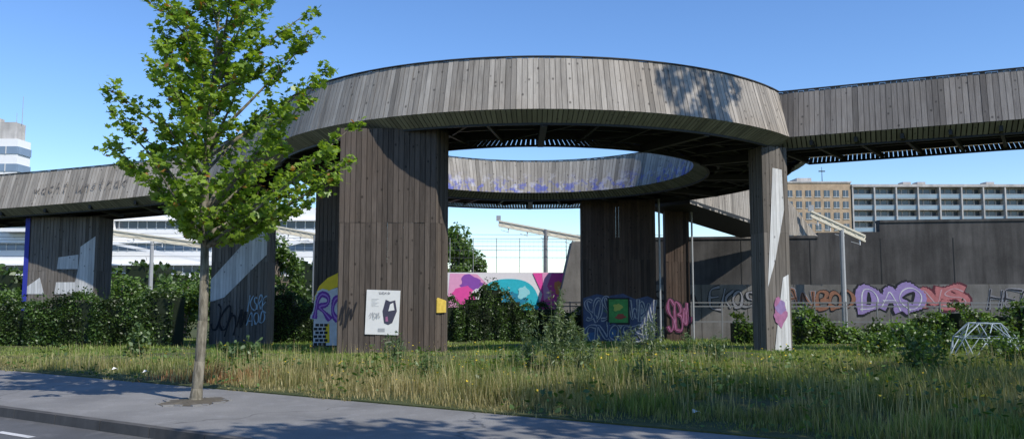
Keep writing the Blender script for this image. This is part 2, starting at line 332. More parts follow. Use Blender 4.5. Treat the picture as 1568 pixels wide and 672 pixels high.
def graf(name,word,F,t0,z0,w,h,layers,parent,gap=.12,jit=.08,seed=1,slant=0.,o0=0.):
    rr=random.Random(seed); b=B(name,parent); cw=w/len(word); strokes=[]
    for i,ch in enumerate(word):
        dz=rr.uniform(-.07,.07)*h; sc=rr.uniform(.88,1.12); ang=rr.uniform(-.12,.12)
        for st in GL[ch]:
            pts=[]
            for x,y in st:
                x+=rr.uniform(-jit,jit); y+=rr.uniform(-jit,jit); X=(x-.5)*cw*(1-gap)*sc; Y=(y-.5)*h*sc
                X,Y=X*math.cos(ang)-Y*math.sin(ang),X*math.sin(ang)+Y*math.cos(ang)
                pts.append((t0+cw*(i+.5)+X+slant*(Y+h/2),z0+h/2+Y+dz))
            strokes.append([tuple(p) for p in chaikin(pts,2)])
    o=o0; 
    for mat,wd,dx in layers:
        for st in strokes:
            for k in range(len(st)-1):
                (x0,y0),(x1,y1)=st[k],st[k+1]; l=math.hypot(x1-x0,y1-y0)
                if l<1e-4: continue
                ww=wd/2*(.85+.3*math.sin(k*.7+len(st))); nx,ny=-(y1-y0)/l*ww,(x1-x0)/l*ww; ex,ey=(x1-x0)/l*ww*.35,(y1-y0)/l*ww*.35
                o+=.00012
                b.poly([F(x0-nx-ex+dx,y0-ny-ey-dx,o),F(x1-nx+ex+dx,y1-ny+ey-dx,o),F(x1+nx+ex+dx,y1+ny+ey-dx,o),F(x0+nx-ex+dx,y0+ny-ey-dx,o)],mat)
        o+=.003
    return b.build()
def blob(b,F,t,z,rt,rz,mat,o,seed=0,n=22,rough=.2):
    rr=random.Random(seed); ph=[rr.uniform(0,6.28) for _ in range(4)]
    b.poly([F(t+rt*math.cos(a)*(1+rough*(math.sin(3*a+ph[0])+.6*math.sin(5*a+ph[1])+.4*math.sin(9*a+ph[2]))),z+rz*math.sin(a)*(1+rough*(math.sin(2*a+ph[3])+.5*math.sin(6*a+ph[1]))),o) for a in [2*math.pi*i/n for i in range(n)]],mat)
F=onface((8.18,26.75),(9.14,27.15),.03); b=B('paint_right_c',bridge); blob(b,F,.55,z_at(478,26.9),.26,.42,pinkf,0,3); blob(b,F,.6,z_at(470,26.9),.2,.2,flat('violet_faded',(.22,.15,.3),.4),.004,5); b.build()
def strip_face(P0,P1,zb,lean=15.5):
    d=Vector((P1[0]-P0[0],P1[1]-P0[1],P1[2]-P0[2])).normalized(); n=Vector((d.y,-d.x,0)).normalized(); tl=math.tan(R(lean))
    return lambda t,z,o=0.:tuple(Vector(P0)+d*t+n*(.035+o-z*tl)+Vector((0,0,z+.02)))
F=strip_face((-21.9,36.905,5.50),(-15.5,35.32,5.80),0)
graf('tag_left_span','wacht unstrak',F,.2,.5,5.0,.55,[(flat('faded_black_spray',(.15,.135,.12),.6),.045,0)],bridge,.3,.07,4,.15)
F=onface((-13.55,37.2),(-10.95,37.0),.02)
graf('tag_pillar_mid','JOn~',F,.0,-.1,1.6,1.25,[(blk,.09,0)],bridge,-.1,.12,3,.2,.005)
lb=flat('pale_blue_spray',(.28,.4,.48),.3)
graf('tag_pillar_mid_b','KSRE',F,1.75,.9,.85,.6,[(lb,.05,0)],bridge,.1,.1,6,.1,.02); graf('tag_pillar_mid_c','AOD',F,1.75,.3,.8,.5,[(lb,.05,0)],bridge,.1,.1,8,.1,.02)
F=onface((-5.14,24.4),(-2.28,24.5),.02); graf('tag_pillar_front','@~',F,.02,.5,.4,1.0,[(blk,.04,0)],bridge,.0,.1,5,.1)
g1=empty('graffiti_piece'); yel=flat('yellow_spray',(.8,.55,.03),.15); pur=flat('purple_spray',(.16,.04,.3))
F=onface((-7.42,31.0),(-5.3,31.2),.03)
b=B('yellow_field',g1); 
b.poly([F(.02,-.3),F(1.3,-.3),F(1.3,1.9),F(.9,1.85),F(.4,1.7),F(.02,1.35)],wsp)
arc=[(1.3,2.45),(.9,2.4),(.5,2.2),(.2,1.9),(.03,1.5),(.03,1.05),(.3,1.5),(.6,1.75),(.95,1.9),(1.3,1.92)]
b.poly([F(x,z,.004) for x,z in arc],yel); b.poly([F(.45,-.2,.005),F(.62,-.2,.005),F(.6,.5,.005),F(.45,.5,.005)],yel)
for r in range(6):
    for c in range(3): b.poly([F(.04+c*.16+(r%2)*.05+dx,-.3+r*.14+dz,.006) for dx,dz in ((0,0),(.13,0),(.13,.1),(0,.1))],blk)
b.build()
graf('letters','RO',F,.05,.65,1.2,.85,[(wsp,.34,0),(pur,.2,0),(flat('violet_light',(.4,.2,.55)),.05,0)],g1,.15,.05,2,0,.01)
po=empty('wall_poster'); b=B('sheet',po); wp=flat('poster_paper',(.66,.66,.64),.1)
F=onface((-5.14,24.4),(-2.28,24.5),.03); F2=onface((-5.14,24.4),(-2.28,24.5),.036)
b.poly([F(.82,.43),F(1.8,.40),F(1.85,1.70),F(.86,1.73)],wp)
dk=flat('print_dark',(.05,.05,.08)); gy=flat('print_grey',(.35,.36,.37))
b.poly([F2(1.38,.75),F2(1.5,.7),F2(1.62,.76),F2(1.75,1.1),F2(1.7,1.42),F2(1.55,1.38),F2(1.42,1.44),F2(1.33,1.1)],dk)
b.poly([F2(1.2,.5),F2(1.4,.5),F2(1.4,.6),F2(1.2,.6)],gy)
F3=onface((-5.14,24.4),(-2.28,24.5),.04); b.poly([F3(1.42,.8),F3(1.5,.8),F3(1.48,.95),F3(1.42,.93)],pinkf); b.poly([F3(1.5,1.1),F3(1.68,1.13),F3(1.64,1.35),F3(1.55,1.3)],wp)
for i in range(7): b.poly([F2(1.0,1.45-i*.035),F2(1.22-.05*(i%3),1.45-i*.035),F2(1.22-.05*(i%3),1.457-i*.035),F2(1.0,1.457-i*.035)],gy)
b.build(); graf('heading','ZEKO',F2,1.2,1.6,.35,.05,[(dk,.012,0)],po,.2,.05,1); graf('scribble','@S@',F2,.95,.85,.28,.22,[(gy,.015,0)],po,.0,.1,2,.0,.002)
b=B('yellow_sticker',bridge); ysf=flat('faded_yellow',(.6,.43,.08),.4); b.hexa([(-2.23,24.52,1.05),(-2.03,25.05,1.05),(-1.99,25.05,1.05),(-2.20,24.52,1.05),(-2.23,24.52,1.45),(-2.03,25.05,1.4),(-1.99,25.05,1.4),(-2.20,24.52,1.5)],ysf); b.build()
g2=empty('graffiti_throwup'); b=B('field',g2); nb=flat('navy_spray',(.05,.07,.14),.6); F=onface((3.5,41.0),(7.15,41.0),.03)
b.poly([F(.02,-1.0),F(3.6,-1.0),F(3.6,1.3),F(3.2,1.5),F(2.6,1.35),F(2.0,1.62),F(1.2,1.5),F(.7,1.6),F(.02,1.4)],nb)
for i in range(9): blob(b,F,random.uniform(.3,3.3),random.uniform(-.6,1.3),random.uniform(.12,.3),random.uniform(.1,.3),flat('spray_patch',random.choice([(.22,.25,.27),(.05,.12,.24),(.08,.15,.1),(.3,.3,.32)]),.4),.002+i*.001,i)
grn=flat('green_panel',(.05,.24,.06),.6); b.build()
wsd=flat('dull_white_spray',(.34,.36,.38),.35)
graf('letters_a','SOS',F,.1,.25,1.25,1.15,[(wsd,.17,0),(nb,.07,0)],g2,.05,.08,11,0,.015); graf('letters_b','WAN',F,2.35,.2,1.2,1.15,[(wsd,.17,0),(nb,.07,0)],g2,.05,.08,12,0,.015)
graf('letters_c','CNOFSD',F,.1,-.72,3.4,.85,[(wsd,.2,0),(nb,.09,0)],g2,.05,.08,13,0,.04)
b=B('panel',g2); b.poly([F(1.2,.1,.06),F(2.3,.1,.06),F(2.3,1.42,.06),F(1.2,1.42,.06)],blk); b.poly([F(1.28,.2,.064),F(2.22,.2,.064),F(2.22,1.34,.064),F(1.28,1.34,.064)],grn)
blob(b,F,1.7,.95,.22,.2,flat('yellow_green',(.35,.4,.08)),.068,4); blob(b,F,1.85,.5,.25,.12,flat('red_mark',(.3,.06,.04)),.070,9); b.build()
F=onface((8.05,43.2),(9.3,43.2),.03); graf('letters_side','SB@',F,.0,-.2,1.2,1.6,[(blk,.3,0),(dkpink,.18,0),(pinkf,.05,0)],g2,.0,.1,14)
# ------------------------------------------------------------ ground, road, pavement
D=(.854,-.5203); N=(.5203,.854)
def sn(s,n,z): return (D[0]*s+N[0]*n,D[1]*s+N[1]*n,z)
xs=np.concatenate([[-900,-300,-120],np.arange(-60,61,1.5),[120,300,900]]); ys=np.concatenate([[-300,-60,-20],np.arange(-6,62,1.0),[80,120,250,600,1500]])
b=B('ground'); gm=m_ground()
idx={}
for j,y in enumerate(ys):
    for i,x in enumerate(xs):
        nn=x*N[0]+y*N[1]; z=float(gz(y)) if nn>10.6 else (-.25 if nn<9.0 else -.25+.25*(nn-9.0)/1.6)
        if nn>10.6 and y<60: z+=.05*math.sin(x*.9+y*.4)+.04*math.sin(y*1.3-x*.5)
        idx[i,j]=len(b.v); b.v.append((x,y,z))
k=b.mi(gm)
for j in range(len(ys)-1):
    for i in range(len(xs)-1): b.f.append((idx[i,j],idx[i+1,j],idx[i+1,j+1],idx[i,j+1])); b.m.append(k); b.uv.append([(0,0)]*4)
b.build(True)
b=B('verge'); b.hexa([sn(-80,9.5,-.2),sn(60,9.5,-.2),sn(60,10.9,-.2),sn(-80,10.9,-.2),sn(-80,9.5,.02),sn(60,9.5,.02),sn(60,10.9,.01),sn(-80,10.9,.01)],gm); b.build()
b=B('pavement'); pv=m_asph('pavement_asphalt',(.165,.162,.158),(.28,.275,.262),45.,True)
b.hexa([sn(-80,6.49,-.2),sn(60,6.49,-.2),sn(60,9.5,-.2),sn(-80,9.5,-.2),sn(-80,6.49,0),sn(60,6.49,0),sn(60,9.5,.0),sn(-80,9.5,.0)],pv); b.build()
b=B('road'); b.poly([sn(-90,-8,-.12),sn(60,-8,-.12),sn(60,6.36,-.12),sn(-90,6.36,-.12)],m_asph('road_asphalt',(.08,.082,.086),(.14,.142,.145),50.)); b.build()
b=B('kerb'); km=m_conc('kerb_concrete',(.05,.048,.045),(.12,.115,.11))
s=-60
while s<30: b.hexa([sn(s+.006,6.36,-.2),sn(s+.994,6.36,-.2),sn(s+.994,6.487,-.2),sn(s+.006,6.487,-.2),sn(s+.006,6.375,.003),sn(s+.994,6.375,.003),sn(s+.994,6.487,.006),sn(s+.006,6.487,.006)],km); s+=1
b.build()
b=B('road_markings'); rm=m_asph('marking_white',(.5,.5,.5),(.75,.75,.74),30.)
for i in range(-20,12):
    c=-10.6+1.27*i; b.poly([sn(c-.38,5.6,-.116),sn(c+.38,5.6,-.116),sn(c+.38,5.7,-.116),sn(c-.38,5.7,-.116)],rm)
b.build()
b=B('street_drain')
b.hexa([sn(-8.2,6.1,-.116),sn(-7.7,6.1,-.116),sn(-7.7,6.35,-.116),sn(-8.2,6.35,-.116),sn(-8.2,6.1,-.105),sn(-7.7,6.1,-.105),sn(-7.7,6.35,-.105),sn(-8.2,6.35,-.105)],steel)
for i in range(6): b.beam(sn(-8.15+i*.08,6.12,-.1),sn(-8.15+i*.08,6.33,-.1),.03,.01,galv)
b.build()
b=B('tree_pit'); tx,ty=-4.74,12.5; soil=m_asph('pit_soil',(.07,.06,.045),(.16,.14,.105),30.)
ring=[(tx+random.uniform(.38,.6)*math.cos(t),ty+random.uniform(.38,.6)*math.sin(t)) for t in np.linspace(0,2*math.pi,25)[:-1]]
for i in range(24):
    p,q=ring[i],ring[(i+1)%24]; b.poly([(tx,ty,.05),(p[0],p[1],.006),(q[0],q[1],.006)],soil)
    if i%3: b.beam((p[0],p[1],.0),(q[0],q[1],.0),.06,.035,pv)
b.build()
# ------------------------------------------------------------ grass
def grass(name,Pxy,h,w,col,lean=.35):
    n=len(Pxy); a=rng.uniform(0,2*np.pi,n); dx,dy=np.cos(a),np.sin(a); px,py=-dy,dx; l=h*rng.uniform(.1,1,n)*lean*1.5
    z0=gz(Pxy[:,1])-.02
    V=np.zeros((n,5,3))
    for k,(t,sd,wd) in enumerate([(0,-1,1),(0,1,1),(.55,1,.75),(.55,-1,.75),(1,0,0)]):
        V[:,k,0]=Pxy[:,0]+px*sd*wd*w/2+dx*l*t*t; V[:,k,1]=Pxy[:,1]+py*sd*wd*w/2+dy*l*t*t; V[:,k,2]=z0+h*t*(1-.12*t*(l/h))
    base=np.arange(n)*5; lo=np.stack([base,base+1,base+2,base+3,base+3,base+2,base+4],1).ravel()
    st=np.stack([np.arange(n)*7,np.arange(n)*7+4],1).ravel(); tt=np.tile([4,3],n)
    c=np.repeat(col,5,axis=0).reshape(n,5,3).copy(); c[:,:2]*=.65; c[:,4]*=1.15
    return arrmesh(name,V.reshape(-1,3),lo,st,tt,grassm,c.reshape(-1,3))
def vn(x,y,s,o=0): return .5+.25*(np.sin(x*s+1.3*np.sin(y*s*.7+o)+o)+np.sin(y*s*1.3+1.1*np.sin(x*s*.8+o*2)))
P_=[];H_=[];W_=[];C_=[]
for y0,y1,den,hs,ws in ((8,14,950,(.12,.46),.012),(14,19,650,(.09,.38),.015),(19,27,330,(.04,.15),.022),(27,46,95,(.08,.20),.04)):
    xm=.66*y1+2; n=int(den*(y1-y0)*2*xm*1.0); x=rng.uniform(-xm,xm,n); y=rng.uniform(y0,y1,n)
    nn=x*N[0]+y*N[1]; edge=9.52+.22*(vn(x,y,3.)-.5)+.1*(vn(x,y,11.)-.5)
    ok=(nn>edge)&(np.abs(x)<.66*y+1.5)&(rng.uniform(0,1,n)<.25+.95*vn(x,y,1.7,2))
    x,y,nn=x[ok],y[ok],nn[ok]; m=len(x)
    f=(vn(x,y,.8,1.)*.35+vn(x,y,2.3,4)*.35+vn(x,y,6.5,2)*.3)
    h=rng.uniform(hs[0],hs[1],m)*(.1+1.8*f**1.5)*np.clip((nn-9.35)/.9,.3,1)
    dry=np.clip(.22+.65*(vn(x,y,.5,3)-.4)+.6*(vn(x,y,1.9,6)-.5)+.5*(x<1)*np.clip(1-(nn-9.5)/5,0,1)+.25*np.clip(1-(nn-9.5)/1.2,0,1)+rng.normal(0,.24,m)-.35*np.clip((y-18)/2,0,1),0,1)[:,None]
    lush=np.clip(vn(x,y,1.1,8)+.7*(y>18.5)-.15*(y<17)+rng.normal(0,.15,m),0,1)[:,None]
    g0=cols(m,(.045,.075,.018),(.10,.145,.035))*(1-lush)+cols(m,(.14,.20,.04),(.23,.31,.065))*lush; d0=cols(m,(.24,.205,.095),(.48,.40,.21))
    c=g0*(1-dry)+d0*dry
    red=((x+5.6)**2/1.8+(y-15.4)**2/.8<1)&(rng.uniform(0,1,m)<.5); c[red]=cols(red.sum(),(.26,.10,.05),(.40,.20,.10))
    P_.append(np.stack([x,y],1));H_.append(h);W_.append(np.full(m,ws)*rng.uniform(.6,1.3,m));C_.append(c)
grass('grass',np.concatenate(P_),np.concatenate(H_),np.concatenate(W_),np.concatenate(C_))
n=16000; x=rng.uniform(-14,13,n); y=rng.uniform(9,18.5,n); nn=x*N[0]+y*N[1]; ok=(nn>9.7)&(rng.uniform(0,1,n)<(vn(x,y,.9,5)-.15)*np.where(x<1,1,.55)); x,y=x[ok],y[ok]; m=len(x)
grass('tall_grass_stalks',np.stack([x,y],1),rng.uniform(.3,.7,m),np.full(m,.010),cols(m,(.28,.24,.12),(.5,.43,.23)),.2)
n=620; x=rng.uniform(-8,10,n); y=rng.uniform(9.5,20,n); ok=(x*N[0]+y*N[1]>10); x,y=x[ok],y[ok]; m=len(x)
leaf_mesh('yellow_wildflowers',np.stack([x,y,rng.uniform(.25,.5,m)],1),rng.uniform(.03,.06,m),cols(m,(.75,.5,.02),(.8,.6,.05)),leafm,'oval',1.5)
n=17000; x=rng.uniform(-13,11,n); y=rng.uniform(9,20,n); nn=x*N[0]+y*N[1]; ok=(nn>9.6)&(vn(x,y,2.2,7)+.3*(vn(x,y,6,1)-.5)>.58); x,y,nn=x[ok],y[ok],nn[ok]; m=len(x)
leaf_mesh('broadleaf_weeds',np.stack([x,y,rng.uniform(.02,.4,m)*np.clip((nn-9.4),.3,1)],1),rng.uniform(.05,.12,m),cols(m,(.04,.08,.018),(.12,.20,.04)),leafm,'oval',1.)
# ------------------------------------------------------------ plants
def weed(name,x,y,h,r,n=700,stems=16,c0=(.05,.09,.03),c1=(.13,.2,.07),shape='lance',ls=(.08,.16)):
    e=empty(name); z0=float(gz(y)); b=B('stems',e); sm=flat('stem_green',(.08,.12,.04)); C=[]
    for i in range(stems):
        a=random.uniform(0,6.28); rr=r*random.uniform(.2,1); hh=h*random.uniform(.55,1)*(1-.3*rr/r); p0=Vector((x+.15*rr*math.cos(a),y+.15*rr*math.sin(a),z0-.05)); p1=Vector((x+rr*math.cos(a),y+rr*math.sin(a),z0+hh))
        b.tube(p0,p1,.009,.003,sm,4)
        for k in range(n//stems):
            t=random.uniform(.15,1); q=p0.lerp(p1,t); s=.10*(1.2-t); C.append((q.x+random.gauss(0,s),q.y+random.gauss(0,s),q.z+random.gauss(0,.04)))
    b.build(); C=np.array(C); leaf_mesh('leaves',C,rng.uniform(ls[0],ls[1],len(C)),cols(len(C),c0,c1),leafm,shape,.3,e)
PW=dict(c0=(.08,.11,.05),c1=(.18,.24,.11))
weed('tall_weed_plant',.85,17.0,1.95,.5,1300,20,**PW); weed('tall_weed_plant',1.35,16.2,1.3,.4,600,14,**PW); weed('tall_weed_plant',.35,17.6,1.3,.35,400,12,**PW)
weed('tall_weed_plant',3.35,20.0,1.3,.35,600,14,**PW); weed('tall_weed_plant',2.9,21.5,1.0,.35,400,12,**PW); weed('tall_weed_plant',-2.75,19.2,.85,.35,500)
weed('tall_weed_plant',-6.3,19.5,.7,.6,500,shape='oval'); weed('tall_weed_plant',5.0,23,.7,.5,400); weed('tall_weed_plant',.1,18.5,.5,.5,300)
weed('tall_weed_plant',-9.7,21.5,.9,.4,400,shape='oval'); weed('tall_weed_plant',4.6,18.6,.9,.4,400); weed('tall_weed_plant',-1.5,15.5,.6,.4,300); weed('tall_weed_plant',2.2,14.0,.6,.35,300)
def bush(name,x,y,h,r,n,c0=(.035,.07,.014),c1=(.13,.22,.04)): weed(name,x,y,h,r,n,20,c0,c1,'oval',(.06,.12))
bush('sapling_shrub',7.7,15.8,1.45,.5,520); bush('sapling_shrub',8.35,16.6,1.1,.45,400)
for i,(x,y,h) in enumerate([(10.9,17.8,1.1),(11.7,20.3,.75),(13.4,20.6,1.2),(14.6,21.6,1.2),(9.6,22,.7),(10.7,24.5,.9),(15.8,24.5,1.4),(13.6,25.5,1.1)]): bush('sapling_shrub',x,y,h,.8 if i!=1 else .4,1000 if i!=1 else 260)
def hedge(name,p,q,wd,h,n,c0=(.022,.048,.012),c1=(.075,.135,.026),ls=(.07,.13),rag=.12,spr=.04):
    e=empty(name); p=np.array(p);q=np.array(q); L=np.linalg.norm(q-p); d=(q-p)/L; nr=np.array([d[1],-d[0]])
    if nr[1]>0: nr=-nr
    s=rng.uniform(0,L,n); hv=h*(1+rag*(vn(s,s*.3,1.7,1)-.5)*2+rag*.7*(vn(s,s,5,2)-.5))
    side=rng.uniform(0,1,n); top=side<.3
    u=np.where(top,rng.uniform(-wd/2,wd/2,n),wd/2+.4*(vn(s*1.5,hv*2,3.)-.5)-np.abs(rng.normal(0,.16,n))); t=np.where(top,1-np.abs(rng.normal(0,.05,n)),rng.uniform(0,1,n))
    u-=np.where(~top,.3*wd*(t**5),0)
    g0=gz(p[1]+d[1]*s); z=g0+hv*t+np.where(rng.uniform(0,1,n)<spr,rng.uniform(0,.35,n)*(.3+1.2*vn(s,s*.5,4.,2)),0)
    C=np.stack([p[0]+d[0]*s+nr[0]*u,p[1]+d[1]*s+nr[1]*u,z],1)
    cc=cols(n,c0,c1)*(.35+1.3*vn(s*1.6,t*4,2.,3))[:,None]
    leaf_mesh('foliage',C,rng.uniform(ls[0],ls[1],n),cc,leafm,'oval',.3,e)
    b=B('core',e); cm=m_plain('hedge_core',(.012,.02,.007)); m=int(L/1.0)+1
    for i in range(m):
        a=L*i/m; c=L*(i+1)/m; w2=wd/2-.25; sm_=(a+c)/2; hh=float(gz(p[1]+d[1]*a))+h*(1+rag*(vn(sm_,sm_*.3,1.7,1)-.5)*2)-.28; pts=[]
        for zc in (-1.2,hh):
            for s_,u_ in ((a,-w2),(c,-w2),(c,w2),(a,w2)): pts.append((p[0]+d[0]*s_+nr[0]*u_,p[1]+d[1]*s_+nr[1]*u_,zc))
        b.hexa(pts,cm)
    b.build()
hedge('hedge',(-26,33.5),(-13.3,33.2),1.4,1.88,22000,rag=.2,spr=.12)
hedge('hedge',(-14.5,40.2),(-7.6,40.2),1.3,2.2,9000,rag=.25,spr=.12)
hedge('hedge',(-4.2,42.2),(1.3,42.2),1.5,2.3,9000,rag=.3,spr=.12)
hedge('hedge',(1.3,42.6),(3.8,42.6),1.5,1.7,3000,rag=.25,spr=.12)
hedge('shrub_row',(9.8,37.0),(19,36.2),1.4,1.0,7000,(.045,.085,.017),(.16,.26,.05),(.10,.18),.5,.14)
hedge('shrub_row',(19,35.8),(30,35.0),1.6,1.4,9000,(.045,.085,.017),(.16,.26,.05),(.10,.18),.4,.14)
def bigtree(name,x,y,z0,h,r,n,ls,crown0=.35,c0=(.02,.045,.01),c1=(.07,.12,.02),blobs=26,tr=.16,barkc=(.12,.1,.08)):
    e=empty(name); b=B('trunk',e); bm=flat('bark',barkc,.4); top=z0+h
    pts=[Vector((x+random.uniform(-.1,.1)*i*.3,y+random.uniform(-.1,.1)*i*.3,z0-.3+(h*.85)*i/6)) for i in range(7)]
    for i in range(6): b.tube(pts[i],pts[i+1],tr*(1-i/7),tr*(1-(i+1)/7),bm)
    C=[];zc=z0+h*(crown0+1)/2; rz=h*(1-crown0)/2
    for i in range(blobs):
        while True:
            v=np.array([random.uniform(-1,1) for _ in range(3)])
            if .25<np.linalg.norm(v)<1: break
        c=np.array([x,y,zc])+v*np.array([r,r,rz])*.8; br=r*random.uniform(.22,.42)
        b.tube(pts[random.randint(2,5)],Vector(c),tr*.3,.015,bm,5)
        m=n//blobs; q=rng.normal(size=(m,3)); q/=np.linalg.norm(q,axis=1)[:,None]; C.append(c+q*br*rng.uniform(.6,1.1,(m,1)))
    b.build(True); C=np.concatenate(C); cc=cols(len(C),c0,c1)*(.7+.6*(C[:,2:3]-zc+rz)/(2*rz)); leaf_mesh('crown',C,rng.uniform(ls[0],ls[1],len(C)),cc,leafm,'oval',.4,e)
BT=dict(c0=(.035,.07,.016),c1=(.12,.20,.04))
for a in [(-4.6,60,-1.4,8.6,2.1,5000,(.2,.35),.05),(-3.4,64,-1.4,8.2,1.6,3000,(.2,.35),.05),(-20.5,52,-1.2,4.2,2.2,3000,(.18,.3),.05),(-17.2,50,-1.1,5.4,1.8,3000,(.18,.3),.05),(-14.0,49,-1.1,6.5,1.6,3500,(.18,.3),.05),
          (-29.5,54,-1.2,4.2,2.6,3000,(.18,.3),.05),(-25,52,-1.2,4.1,2.3,3000,(.18,.3),.05),(-37,50,-1.2,6.0,3.5,4500,(.18,.3),.05),(-32,50,-1.2,4.2,2.3,3000,(.18,.3),.05),(-9.5,52,-1.2,4.8,2.0,2500,(.18,.3),.05)]:
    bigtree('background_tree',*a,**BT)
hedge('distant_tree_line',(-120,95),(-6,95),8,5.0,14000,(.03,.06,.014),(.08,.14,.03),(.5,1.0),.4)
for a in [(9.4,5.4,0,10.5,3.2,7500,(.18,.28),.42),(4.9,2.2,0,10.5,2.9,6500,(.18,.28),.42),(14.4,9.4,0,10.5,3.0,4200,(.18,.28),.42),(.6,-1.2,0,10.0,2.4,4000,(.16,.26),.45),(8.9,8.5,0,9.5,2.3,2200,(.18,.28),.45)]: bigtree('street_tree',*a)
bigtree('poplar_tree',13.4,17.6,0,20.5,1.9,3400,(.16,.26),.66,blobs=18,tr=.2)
# ------------------------------------------------------------ main young maple
random.seed(11)
tree=empty('maple_tree'); b=B('trunk',tree)
m,nt=newmat('maple_bark'); g=G(nt); mp=g.n('ShaderNodeMapping'); mp.inputs['Scale'].default_value=(20,20,4); g.l(g.pos(),mp.inputs[0]); nf=g.noise(mp.outputs[0],1.,5,.7); g.out(g.mix(g.ramp(nf,.35,.65),(.07,.062,.045),(.22,.20,.155)),.9,bump=nf,bs=.6); bark=m
def axis(z): t=z/6.5; return Vector((tx+.02+.14*t+.03*math.sin(z*1.3),ty+.03*math.sin(z*1.1),z))
zs=[-.05,.06,.2,.6,1.2,1.8,2.4,3.0,3.6,4.2,4.8,5.4,6.0,6.7]; rs=[.115,.095,.082,.075,.07,.066,.06,.05,.042,.034,.026,.02,.014,.006]
for i in range(len(zs)-1): b.tube(axis(zs[i]),axis(zs[i+1]),rs[i],rs[i+1],bark,12)
ZE=[2.45,2.75,3.08,3.58,4.07,4.57,5.07,5.55,6.05,6.6,7.0]; LE=[.25,.55,1.0,1.4,1.6,1.5,1.35,.9,1.1,.6,.2]; RE=[.5,1.3,1.75,2.1,2.25,2.0,1.85,1.35,1.4,.7,.2]
LC=[];golden=2.39996
NB=72
for k in range(NB):
    ze=2.55+(6.95-2.55)*((k+.5)/NB)**1.05; az=k*golden+random.uniform(-.4,.4); c=math.cos(az)
    rl=np.interp(ze,ZE,LE); rr=np.interp(ze,ZE,RE); r=(rr*(1+c)/2+rl*(1-c)/2)*(random.uniform(.9,1.06) if c>.75 else random.uniform(.55,1.0))
    zst=max(2.3,ze-random.uniform(.5,.95)*r-.15); p0=axis(zst); p2=Vector((axis(ze).x+r*c,axis(ze).y+r*math.sin(az)*.95,ze)); p1=p0.lerp(p2,.5)+Vector((0,0,-.04*r))+Vector((random.gauss(0,.06),random.gauss(0,.06),0))
    bez=lambda t:p0*(1-t)**2+p1*2*t*(1-t)+p2*t*t
    seg=7; r0=.012+.012*r
    for i in range(seg): b.tube(bez(i/seg),bez((i+1)/seg),r0*(1-i/seg)+.003,r0*(1-(i+1)/seg)+.003,bark,5)
    nt_=int(6+8.2*r)
    for j in range(nt_):
        t=random.uniform(.2,1)if j>1 else 1.; q=bez(t); dr=Vector((random.gauss(0,1),random.gauss(0,1),random.gauss(.15,.6))).normalized(); dr=(dr+(p2-p0).normalized()*1.1).normalized()
        ln=random.uniform(.14,.38)*(1.15-.5*t); q2=q+dr*ln; b.tube(q,q2,.005,.002,bark,3)
        for s in range(int(8+ln*28)):
            u=random.uniform(.1,1.1); w=q.lerp(q2,u); LC.append((w.x+random.gauss(0,.045),w.y+random.gauss(0,.045),w.z+random.gauss(-.01,.04)))
b.build(True)
LC=np.array(LC); n=len(LC)
cc=cols(n,(.125,.215,.024),(.27,.39,.058)); rd=rng.uniform(0,1,n)<.03; cc[rd]=cols(rd.sum(),(.24,.10,.03),(.36,.19,.05))
leaf_mesh('crown',LC,rng.uniform(.06,.13,n),cc,m_leaf('maple_leaves',.45,.04),'maple',.7,tree)
# ------------------------------------------------------------ walls behind
w=B('concrete_retaining_wall'); cd=m_conc('dark_concrete',(.04,.038,.036),(.11,.105,.098)); cl=m_conc('light_concrete',(.11,.105,.096),(.21,.20,.187))
def wl(x): return 52-(x-4.5)*5/31.5
def wseg(x0,x1,z1,th=.5,o=0.,z0=-1.6,mat=cd): w.hexa([(x0,wl(x0)+o,z0),(x1,wl(x1)+o,z0),(x1,wl(x1)+o+th,z0),(x0,wl(x0)+o+th,z0),(x0,wl(x0)+o,z1),(x1,wl(x1)+o,z1),(x1,wl(x1)+o+th,z1),(x0,wl(x0)+o+th,z1)],mat)
wseg(4.5,18.5,4.95); wseg(18.5,22,5.3); wseg(22,60,5.85); wseg(4.5,18.5,5.12,.62,-.06,4.955,cd); wseg(22,60,6.0,.62,-.06,5.855,cd)
for x in range(6,60,4): wseg(x,x+.05,4.9,.02,-.015,-1,steel)
w.build()
w=B('low_concrete_barrier')
for i in range(20):
    x0=6+i*2.6; w.hexa([(x0,wl(x0)-2,-1.6),(x0+2.57,wl(x0+2.57)-2,-1.6),(x0+2.57,wl(x0+2.57)-1.6,-1.6),(x0,wl(x0)-1.6,-1.6),(x0,wl(x0)-2,2.15),(x0+2.57,wl(x0+2.57)-2,2.15),(x0+2.57,wl(x0+2.57)-1.6,2.15),(x0,wl(x0)-1.6,2.15)],cl)
w.build()
w=B('abutment_wedge'); w.hexa([(2.2,49.5,-1.5),(4.6,49.5,-1.5),(4.6,53,-1.5),(2.2,53,-1.5),(3.7,50.5,4.8),(4.6,50.5,4.8),(4.6,53,4.8),(3.7,53,4.8)],cl); w.build()
gg=empty('graffiti_wall_letters')
lil=flat('lilac_spray',(.27,.20,.40),.3); sal=flat('salmon_spray',(.40,.14,.14),.4); gro=flat('grey_spray',(.24,.24,.26),.3); och=flat('ochre_spray',(.24,.115,.07),.4); brd=flat('dark_red_spray',(.09,.02,.03))
FW=onface((6,wl(6)-2),(40,wl(40)-2),.02)
def piece(name,word,x,z,w_,h,layers,seed,sl=0.): graf(name,word,FW,(x-6)*1.0125,z,w_,h,layers,gg,.0,.09,seed,sl)
piece('bubbles_a','DAO',19.9,.8,3.3,1.15,[(blk,.78,0),(lil,.56,0),(wsp,.06,.04)],21); piece('bubbles_b','NS',23.1,.8,2.4,1.1,[(brd,.72,0),(sal,.5,0),(flat('pinkish',(.45,.3,.32)),.06,.04)],22)
